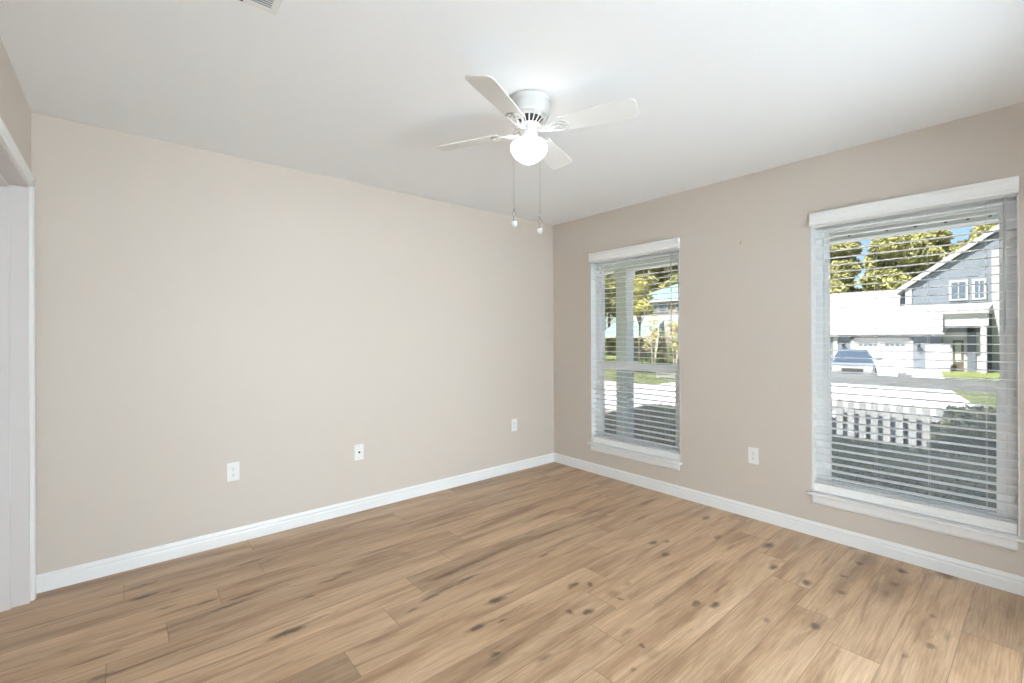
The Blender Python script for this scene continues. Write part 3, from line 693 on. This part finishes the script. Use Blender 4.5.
def shrub(loc, r, m, seed, label, n=5000, size=0.03, name='shrub', cat='shrub', group=None, boxy=False):
    rng = np.random.default_rng(seed); t = thing(name, label, cat, loc, group=group)
    d = rng.normal(size=(n, 3)); d /= np.linalg.norm(d, axis=1)[:, None]; d[:, 2] = np.abs(d[:, 2]) * 1.0
    k = rng.uniform(0.72, 1.0, (n, 1)) * (1 + 0.12 * np.sin(d[:, :1] * 9 + seed) * np.cos(d[:, 1:2] * 8))
    if boxy:
        zz = rng.uniform(0, 1, n) ** 0.7; an = rng.uniform(0, 2 * PI, n); rr = np.sqrt(np.clip(1 - zz ** 3.5, 0, 1)); rr = np.where(rng.uniform(0, 1, n) < 0.35, rr * rng.uniform(0, 1, n) ** 0.5, rr)
        zz = np.where(rr < 0.6, np.maximum(zz, 0.96), zz); d = np.stack([rr * np.cos(an), rr * np.sin(an), zz], 1); k = rng.uniform(0.86, 1.03, (n, 1)) * (1 + 0.05 * np.sin(an[:, None] * 7))
    P = d * np.array(r) * k
    leaf_mesh('foliage', leaves(rng, P, size), M[m], t)
    b = B(); b.ball((0, 0, r[2] * 0.42), 1.0, 3, (r[0] * 0.72, r[1] * 0.72, r[2] * 0.40)); b.tube([(0, 0, 0), (0, 0, r[2] * 0.5)], 0.04, 8)
    b.build('stem', M['mulch'], t); return t
shrub((4.74, -2.72, Z0), (0.40, 0.47, 1.17), 'bush', 51, 'round dark bush beside the clipped hedge at its right end', 16000, 0.034, name='round_bush', cat='bush', boxy=True)
shrub((20.6, 9.3, Z0), (0.8, 0.8, 0.9), 'shrubleaf', 52, 'green shrub on the lawn, right of the white gate', 2500, 0.06, group=None)
shrub((20.2, 12.4, Z0), (0.7, 0.7, 0.7), 'shrubleaf', 53, 'dark green shrub on the lawn beside the porch column', 2500, 0.06)
shrub((24.8, 13.0, Z0), (0.5, 0.5, 2.0), 'shrubleaf', 54, 'upright green shrub against the teal-roofed house', 3000, 0.06)
shrub((25.0, 14.6, Z0), (0.45, 0.45, 1.6), 'shrubleaf', 55, 'narrow green shrub beside the house window', 2500, 0.06)

def hedge():
    rng = np.random.default_rng(77); t = thing('clipped_hedge', 'long low clipped hedge right outside the porch, in shade', 'hedge', (3.3, -2.0, Z0))
    x0, x1, ya, yb = -0.75, 1.00, -6.5, 5.15
    def top(y):                                             # rises a little towards the near end, rounds off at the far one
        e = np.clip((yb - y) / 1.3, 0, 1); return np.interp(y - 2.0, [-8.5, -1.3, 0, 1.17, 2.08, 2.7, 3.2], [.80, .77, .84, .93, .67, .39, .05]) + 0.02 * np.sin(y * 2.3) * e
    P = []
    n = 52000
    y = rng.uniform(ya, yb, n); x = rng.uniform(x0, x1, n); zt = top(y)
    round_ = np.sqrt(np.clip(1 - np.abs((x - 0.125) / 0.88) ** 6, 0, 1))
    z = zt * round_ - rng.uniform(0, 0.10, n) + rng.normal(0, 0.012, n)
    P.append(np.stack([x, y, z], 1))
    n = 42000
    y = rng.uniform(ya, yb, n); u = rng.uniform(0, 1, n); P.append(np.stack([x0 + 0.03 + rng.uniform(0, 0.08, n), y, top(y) * u * 0.97], 1))
    n = 12000
    y = rng.uniform(ya, yb, n); u = rng.uniform(0.5, 1, n); P.append(np.stack([x1 - 0.03 - rng.uniform(0, 0.08, n), y, top(y) * u * 0.95], 1))
    leaf_mesh('foliage', leaves(rng, np.concatenate(P), 0.026), M['hedge'], t)
    b = B(); ys = np.linspace(ya, yb - 0.05, 40)
    for i in range(39):
        za, zb2 = float(top(ys[i])) - 0.10, float(top(ys[i + 1])) - 0.10
        b.prism([(ys[i], 0), (ys[i + 1], 0), (ys[i + 1], max(0.02, zb2)), (ys[i], max(0.02, za))], (x0 + 0.09, 0, 0), (0, 1, 0), (0, 0, 1), (1, 0, 0), x1 - x0 - 0.2)
    b.build('hedge_core', M['mulch'], t)
hedge()

# ------------------------------------------------------------------ white picket fence
def picket_fence(x, ya, yb, top, pitch, pw, label, rail=(0.25, 0.845), name='picket_fence'):
    t = thing(name, label, 'fence', (x, (ya + yb) / 2, Z0)); hh = top - Z0; L_ = (yb - ya) / 2
    n = int(round((yb - ya) / pitch))
    for i in range(n + 1):
        y = -L_ + i * pitch; b = B()
        b.prism([(-pw / 2, 0.04), (pw / 2, 0.04), (pw / 2, hh - 0.05), (0, hh), (-pw / 2, hh - 0.05)], (-0.01, y, 0), (0, 1, 0), (0, 0, 1), (1, 0, 0), 0.02)
        b.build('picket', M['farwhite'], t)
    for r in rail:
        B().box((0.01, -L_ - 0.05, hh * r - 0.04), (0.045, L_ + 0.05, hh * r + 0.04)).build('rail', M['farwhite'], t)
    for y in (-L_ - 0.09, L_ + 0.09):
        b = B(); b.box((-0.02, y - 0.05, 0), (0.07, y + 0.05, hh + 0.03)); b.prism([(-0.06, 0), (0.06, 0), (0, 0.05)], (-0.03, y, hh + 0.03), (0, 1, 0), (0, 0, 1), (1, 0, 0), 0.11); b.build('post', M['farwhite'], t)
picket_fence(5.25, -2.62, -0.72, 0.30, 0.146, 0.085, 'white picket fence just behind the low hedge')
picket_fence(17.6, 8.9, 9.75, -0.42, 0.16, 0.09, 'small white picket gate on the far lawn under the bare tree', name='garden_gate')
M['slate'] = leaf('gap_filler_leaves', [(0.015, 0.018, 0.03), (0.04, 0.05, 0.085), (0.09, 0.10, 0.14)], 3.0)  # for the leafy mass added so the fence gaps look dark
shrub((5.75, -1.65, Z0), (0.32, 1.15, 0.84), 'slate', 56, 'dark leafy filler added behind the white picket fence to darken its gaps', 12000, 0.035, boxy=True)

# ------------------------------------------------------------------ parked car
def car(loc, rotz):
    t = thing('parked_car', 'blue-grey car parked facing us before the white garage door', 'car', loc, rotz)   # local -x is the nose
    paint = mat('car_paint', (0.09, 0.13, 0.19), 0.3, metal=0.3); silver = mat('car_bonnet_paint', (0.30, 0.31, 0.33), 0.35, metal=0.2)
    glass = mat('car_glass', (0.06, 0.085, 0.12), 0.15, spec=0.4); rubber = mat('tyre', (0.03, 0.03, 0.03), 0.8); red = mat('lamp_lens', (0.75, 0.75, 0.74), 0.15)
    def loft(secs, name, m, par=t, bv=0.03):                 # secs: x, half width, z bottom, z top
        b = B(); rings = []
        for x, w, zb, zt in secs:
            rings.append([b.bm.verts.new(p) for p in ((x, -w, zb), (x, -w, (zb + zt) / 2), (x, -w * 0.93, zt), (x, w * 0.93, zt), (x, w, (zb + zt) / 2), (x, w, zb))])
        for p, q in zip(rings, rings[1:]):
            for i in range(6): b.bm.faces.new((p[i], p[(i + 1) % 6], q[(i + 1) % 6], q[i]))
        b.bm.faces.new(rings[0]); b.bm.faces.new(rings[-1][::-1]); return b.build(name, m, par, bevel=bv)
    body = loft([(-2.30, 0.72, 0.35, 0.66), (-2.20, 0.84, 0.25, 0.74), (-1.5, 0.90, 0.22, 0.83), (-0.95, 0.91, 0.22, 0.89), (0.2, 0.92, 0.22, 0.92), (1.7, 0.91, 0.24, 0.94), (2.2, 0.84, 0.30, 0.95), (2.28, 0.76, 0.4, 0.8)], 'body', silver)
    b = B(); prof = [(-1.10, 0.87, 0.84), (-0.35, 1.44, 0.66), (0.1, 1.49, 0.64), (1.3, 1.47, 0.64), (1.75, 1.34, 0.66), (2.12, 1.0, 0.78)]
    rings = [[b.bm.verts.new((x, -w, 0.86)), b.bm.verts.new((x, -w * (0.9 if z > 1.1 else 1), z)), b.bm.verts.new((x, w * (0.9 if z > 1.1 else 1), z)), b.bm.verts.new((x, w, 0.86))] for x, z, w in prof]
    for p, q in zip(rings, rings[1:]):
        for i in range(3): b.bm.faces.new((p[i], p[i + 1], q[i + 1], q[i]))
    b.build('cabin', paint, t, bevel=0.02)
    B().poly([(-1.02, -0.74, 0.92), (-1.02, 0.74, 0.92), (-0.42, 0.56, 1.41), (-0.42, -0.56, 1.41)]).build('windshield', glass, t, loc=(-0.025, 0, 0.012))
    for s in (-1, 1):
        b = B(); b.poly([(-0.62, s * 0.80, 1.06), (0.35, s * 0.74, 1.06), (0.35, s * 0.62, 1.40), (-0.22, s * 0.63, 1.38)]); b.poly([(0.42, s * 0.74, 1.06), (1.55, s * 0.74, 1.06), (1.40, s * 0.62, 1.36), (0.42, s * 0.62, 1.40)])
        b.build('side_window', glass, t, loc=(0, s * 0.012, 0))
        b = B(); b.tube([(-0.72, s * 0.86, 1.02), (-0.74, s * 0.98, 1.06)], 0.02, 8); b.box((-0.80, s * 1.05 - 0.08, 1.01), (-0.70, s * 1.05 + 0.08, 1.15)); b.build('mirror', paint, t, bevel=0.02)
        b = B(); b.box((-2.29, s * 0.62 - 0.14, 0.62), (-2.14, s * 0.62 + 0.14, 0.76)); b.build('headlight', red, t, bevel=0.03)
        for x in (-1.45, 1.42):
            b = B(); b.lathe([(0.0, -0.11), (0.20, -0.11), (0.33, -0.09), (0.34, 0), (0.33, 0.09), (0.20, 0.11), (0, 0.11)], n=28)
            bmesh.ops.rotate(b.bm, verts=b.bm.verts[:], cent=(0, 0, 0), matrix=Matrix.Rotation(R(90), 3, 'X')); wh = b.build('wheel', rubber, t, loc=(x, s * 0.83, 0.34))
            b = B(); b.lathe([(0, 0.115), (0.19, 0.115), (0.2, 0.10), (0.2, -0.10), (0.19, -0.115), (0, -0.115)], n=20); bmesh.ops.rotate(b.bm, verts=b.bm.verts[:], cent=(0, 0, 0), matrix=Matrix.Rotation(R(90), 3, 'X')); b.build('rim', M['steel'], wh)
    b = B()
    for k in range(4): b.box((-2.315, -0.38, 0.46 + 0.055 * k), (-2.28, 0.38, 0.485 + 0.055 * k))
    b.box((-2.305, -0.42, 0.43), (-2.285, 0.42, 0.68)); b.build('grille', M['dark'], t)
    return t
car((23.4, 2.86, Z0 + 0.03), R(12)).scale = (0.93, 0.93, 0.96)

# ------------------------------------------------------------------ garage house across the street
sid = mat('blue_grey_siding', (0.155, 0.18, 0.215), 0.8, noise=(3, (0.17, 0.195, 0.23), 0.4, 0.6)); roofw = mat('pale_metal_roof', (0.40, 0.405, 0.42), 0.6)
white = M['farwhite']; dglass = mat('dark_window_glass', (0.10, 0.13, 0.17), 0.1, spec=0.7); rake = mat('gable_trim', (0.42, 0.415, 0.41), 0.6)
dsid = mat('dark_slate_wall', (0.13, 0.145, 0.18), 0.8)
gh = thing('garage_house', 'blue-grey two-storey house with white garage door and pale metal roof', 'house', (34, 0, Z0))
def P(b, name, m, par=gh, **kw): return b.build(name, m, par, **kw)
z = lambda v: v - Z0
b = B(); b.box((0, 0.95, 0), (8, 8.4, z(1.55))); P(b, 'garage_wall', sid)
b = B(); b.box((-0.06, 6.18, 0), (0.02, 6.42, z(1.42))); b.box((-0.06, 5.26, 0), (0.02, 5.44, z(1.15))); b.box((-0.06, 2.24, 0), (0.02, 2.40, z(1.15))); b.box((-0.06, 2.24, z(1.02)), (0.02, 5.44, z(1.15)))
P(b, 'garage_trim', white)
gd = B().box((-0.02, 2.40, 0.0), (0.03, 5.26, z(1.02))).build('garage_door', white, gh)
for base in (2.62, 4.0):
    for k in range(4):
        y = base + k * 0.26 + 0.02
        B().box((-0.035, y, z(0.60)), (-0.018, y + 0.20, z(0.82))).build('door_light', dglass, gd)
b = B()
for zz in (0.47, 0.94, 1.41): b.box((-0.024, 2.42, zz), (-0.019, 5.24, zz + 0.015))
b.build('panel_groove', mat('groove_grey', (0.5, 0.5, 0.5), 0.8), gd)
for y in (5.83, 1.98):
    b = B(); b.box((-0.05, y - 0.05, z(0.62)), (0.0, y + 0.05, z(0.80))); b.tube([(-0.05, y, z(0.78)), (-0.16, y, z(0.84)), (-0.2, y, z(0.78))], 0.02, 6)
    b.lathe([(0.0, 0.0), (0.14, -0.08), (0.15, -0.10), (0.07, -0.11), (0.06, -0.26), (0, -0.27)], (-0.2, y, z(0.80)), 12); b.build('wall_lantern', M['dark'], gh)
# garage hip roof: eave line z 1.40 at x=-0.7, ridge z 4.5 at x=4
b = B(); e, rz = z(1.42), z(4.5)
b.poly([(-0.25, 9.0, e), (-0.25, 0.80, e), (1.75, 0.02, z(2.95)), (4, -0.1, rz), (4, 9.0, rz)]); b.poly([(4, 9.0, rz), (4, -0.1, rz), (9, 0.4, e), (9, 9.0, e)])
b.poly([(-0.25, 9.0, e), (4, 9.0, rz), (9, 9.0, e)]); b.poly([(-0.25, 0.80, e), (1.75, 0.02, z(2.95)), (4, -0.1, rz), (9, 0.4, e)]); b.poly([(-0.25, 9.0, e), (9, 9.0, e), (9, 0.4, e), (-0.25, 0.8, e)])
P(b, 'garage_roof', roofw)
B().box((-0.33, 0.80, z(1.34)), (-0.21, 9.0, z(1.44))).build('gutter', white, gh)
# porch roof right of the garage
b = B(); b.prism([(-0.9, z(2.55)), (-0.9, z(2.72)), (3, z(3.3)), (3, z(2.55))], (0, -1.05, 0), (1, 0, 0), (0, 0, 1), (0, 1, 0), 2.1); P(b, 'porch_roof', roofw)
b = B(); b.prism([(-0.95, z(2.52)), (-0.95, z(2.72)), (-0.85, z(2.72)), (-0.85, z(2.52))], (0, -1.08, 0), (1, 0, 0), (0, 0, 1), (0, 1, 0), 2.2); b.box((-0.75, -1.05, z(1.80)), (-0.45, 0.72, z(2.52))); P(b, 'porch_fascia', rake)
b = B(); b.box((-0.75, -0.98, 0), (-0.5, -0.73, z(1.82))); P(b, 'porch_post', white)
# entrance wall
b = B(); b.box((0.3, -0.7, 0), (0.6, 0.95, z(2.6))); P(b, 'entry_wall', white)
b = B(); b.box((0.20, -0.48, 0), (0.31, -0.12, z(1.75))); b.box((0.2, -0.7, z(1.45)), (0.31, 0.95, z(1.8))); P(b, 'entry_siding', dsid)
dr = B().box((0.24, 0.03, 0.05), (0.32, 0.50, z(1.0))).build('front_door', mat('front_door_brown', (0.12, 0.10, 0.075), 0.5), gh)
B().box((0.228, 0.14, 0.55), (0.242, 0.40, z(0.85))).build('door_glass', mat('door_leaded_glass', (0.42, 0.44, 0.38), 0.15), dr)
b = B(); b.box((0.25, 0.50, 0.0), (0.33, 0.58, z(1.08))); b.box((0.25, -0.05, 0.0), (0.33, 0.03, z(1.08))); b.box((0.25, -0.05, z(1.0)), (0.33, 0.58, z(1.10))); P(b, 'door_frame', white)
# low white wall / fence panel left of the door
fp = B().box((-0.55, 0.52, 0), (-0.48, 1.60, z(0.72))).build('privacy_panel', white, gh)
# two-storey block with the big gable
b = B(); b.box((2.0, -10.0, 0), (10, 2.9, z(4.3))); b.prism([(2.9, z(4.3)), (-3.55, z(8.95)), (-10.0, z(4.3))], (2.0, 0, 0), (0, 1, 0), (0, 0, 1), (1, 0, 0), 8); P(b, 'main_wall', sid)
b = B()
for s, (a, c) in ((1, ((3.4, 4.0), (-3.55, 9.1))), (-1, ((-10.5, 4.0), (-3.55, 9.1)))):
    b.prism([(a[0], z(a[1])), (c[0], z(c[1])), (c[0], z(c[1]) + 0.32), (a[0], z(a[1]) + 0.32)], (1.75, 0, 0), (0, 1, 0), (0, 0, 1), (1, 0, 0), 8.7)
P(b, 'gable_roof', rake)
b = B(); b.box((1.9, -1.32, 0), (2.02, -1.02, z(6.3))); b.box((1.9, 2.6, 0), (2.02, 2.92, z(4.3))); b.box((1.92, -10, z(3.00)), (2.02, 2.9, z(3.22))); P(b, 'corner_board', white)
for y, w, za, zb in ((0.40, 0.62, 3.55, 4.55), (-0.50, 0.38, 3.55, 4.55), (-2.2, 0.9, 3.55, 4.7), (-2.15, 0.75, -0.25, 0.72), (0.62, 1.0, 4.62, 4.9)):
    if zb - za < 0.4: continue
    fr = B().box((1.88, y - w / 2 - 0.12, z(za) - 0.12), (2.01, y + w / 2 + 0.12, z(zb) + 0.12)).build('window_frame', white, gh)
    B().box((1.86, y - w / 2, z(za)), (1.89, y + w / 2, z(zb))).build('pane', dglass, fr)
    B().box((1.85, y - 0.02, z(za)), (1.87, y + 0.02, z(zb))).build('muntin', white, fr)

# ------------------------------------------------------------------ teal-roofed house
teal = mat('teal_metal_roof', (0.19, 0.29, 0.285), 0.6); tan = mat('tan_wall', (0.28, 0.24, 0.20), 0.85); brown = mat('taupe_wall', (0.20, 0.165, 0.135), 0.85)
th = thing('teal_roofed_house', 'two-storey tan house with teal metal roofs beyond the street', 'house', (28, 16, Z0))
b = B(); b.box((0, -5.0, 0), (9, 4.2, z(1.2))); b.build('lower_wall', brown, th)
b = B(); b.box((0.0, -5.0, z(1.2)), (9, 3.0, z(4.05))); b.build('upper_wall', M['farwhite'], th)
b = B(); b.box((-0.03, -5.0, z(3.05)), (0.0, 3.0, z(4.0))); b.build('upper_band', tan, th)
b = B(); e, rz = z(4.0), z(5.9)
c1 = [(-0.3, -5.7, e), (9.7, -5.7, e), (9.7, 3.6, e), (-0.3, 3.6, e)]; r1, r2 = (4.5, -2.5, rz), (4.5, 0.5, rz)
b.poly([c1[3], c1[0], r1, r2]); b.poly([c1[0], c1[1], r1]); b.poly([c1[1], c1[2], r2, r1]); b.poly([c1[2], c1[3], r2]); b.poly(c1); b.build('upper_roof', teal, th)
b = B(); b.poly([(-1.9, -0.2, z(1.35)), (-1.9, 4.6, z(1.35)), (0, 4.2, z(2.5)), (0, -0.2, z(2.5))]); b.poly([(-1.9, 4.6, z(1.35)), (0, 4.6, z(1.35)), (0, 4.2, z(2.5))]); b.poly([(-1.9, -0.2, z(1.35)), (0, -0.2, z(2.5)), (0, -0.2, z(1.35))]); b.poly([(-1.9, -0.2, z(1.35)), (0, -0.2, z(1.35)), (0, 4.6, z(1.35)), (-1.9, 4.6, z(1.35))]); b.build('lower_roof', teal, th)
b = B(); b.box((-2.0, -0.3, z(1.18)), (-1.85, 4.7, z(1.36))); b.box((-0.38, -5.8, z(3.9)), (-0.28, 3.7, z(4.04))); b.build('fascia', M['farwhite'], th)
for y, w, za, zb in ((1.60, 0.75, 3.2, 3.8), (0.65, 0.6, 3.2, 3.8), (-0.2, 0.6, 3.2, 3.8), (-1.6, 0.55, 3.2, 3.8), (-2.4, 0.55, 3.2, 3.8), (-3.2, 0.55, 3.2, 3.8), (2.2, 0.6, -0.25, 0.35), (-1.6, 0.9, -0.2, 0.9), (-3.4, 0.9, -0.2, 0.9)):
    fr = B().box((-0.10, y - w / 2 - 0.08, z(za) - 0.08), (0.0, y + w / 2 + 0.08, z(zb) + 0.08)).build('window_frame', M['farwhite'], th)
    B().box((-0.12, y - w / 2, z(za)), (-0.09, y + w / 2, z(zb))).build('pane', dglass, fr)
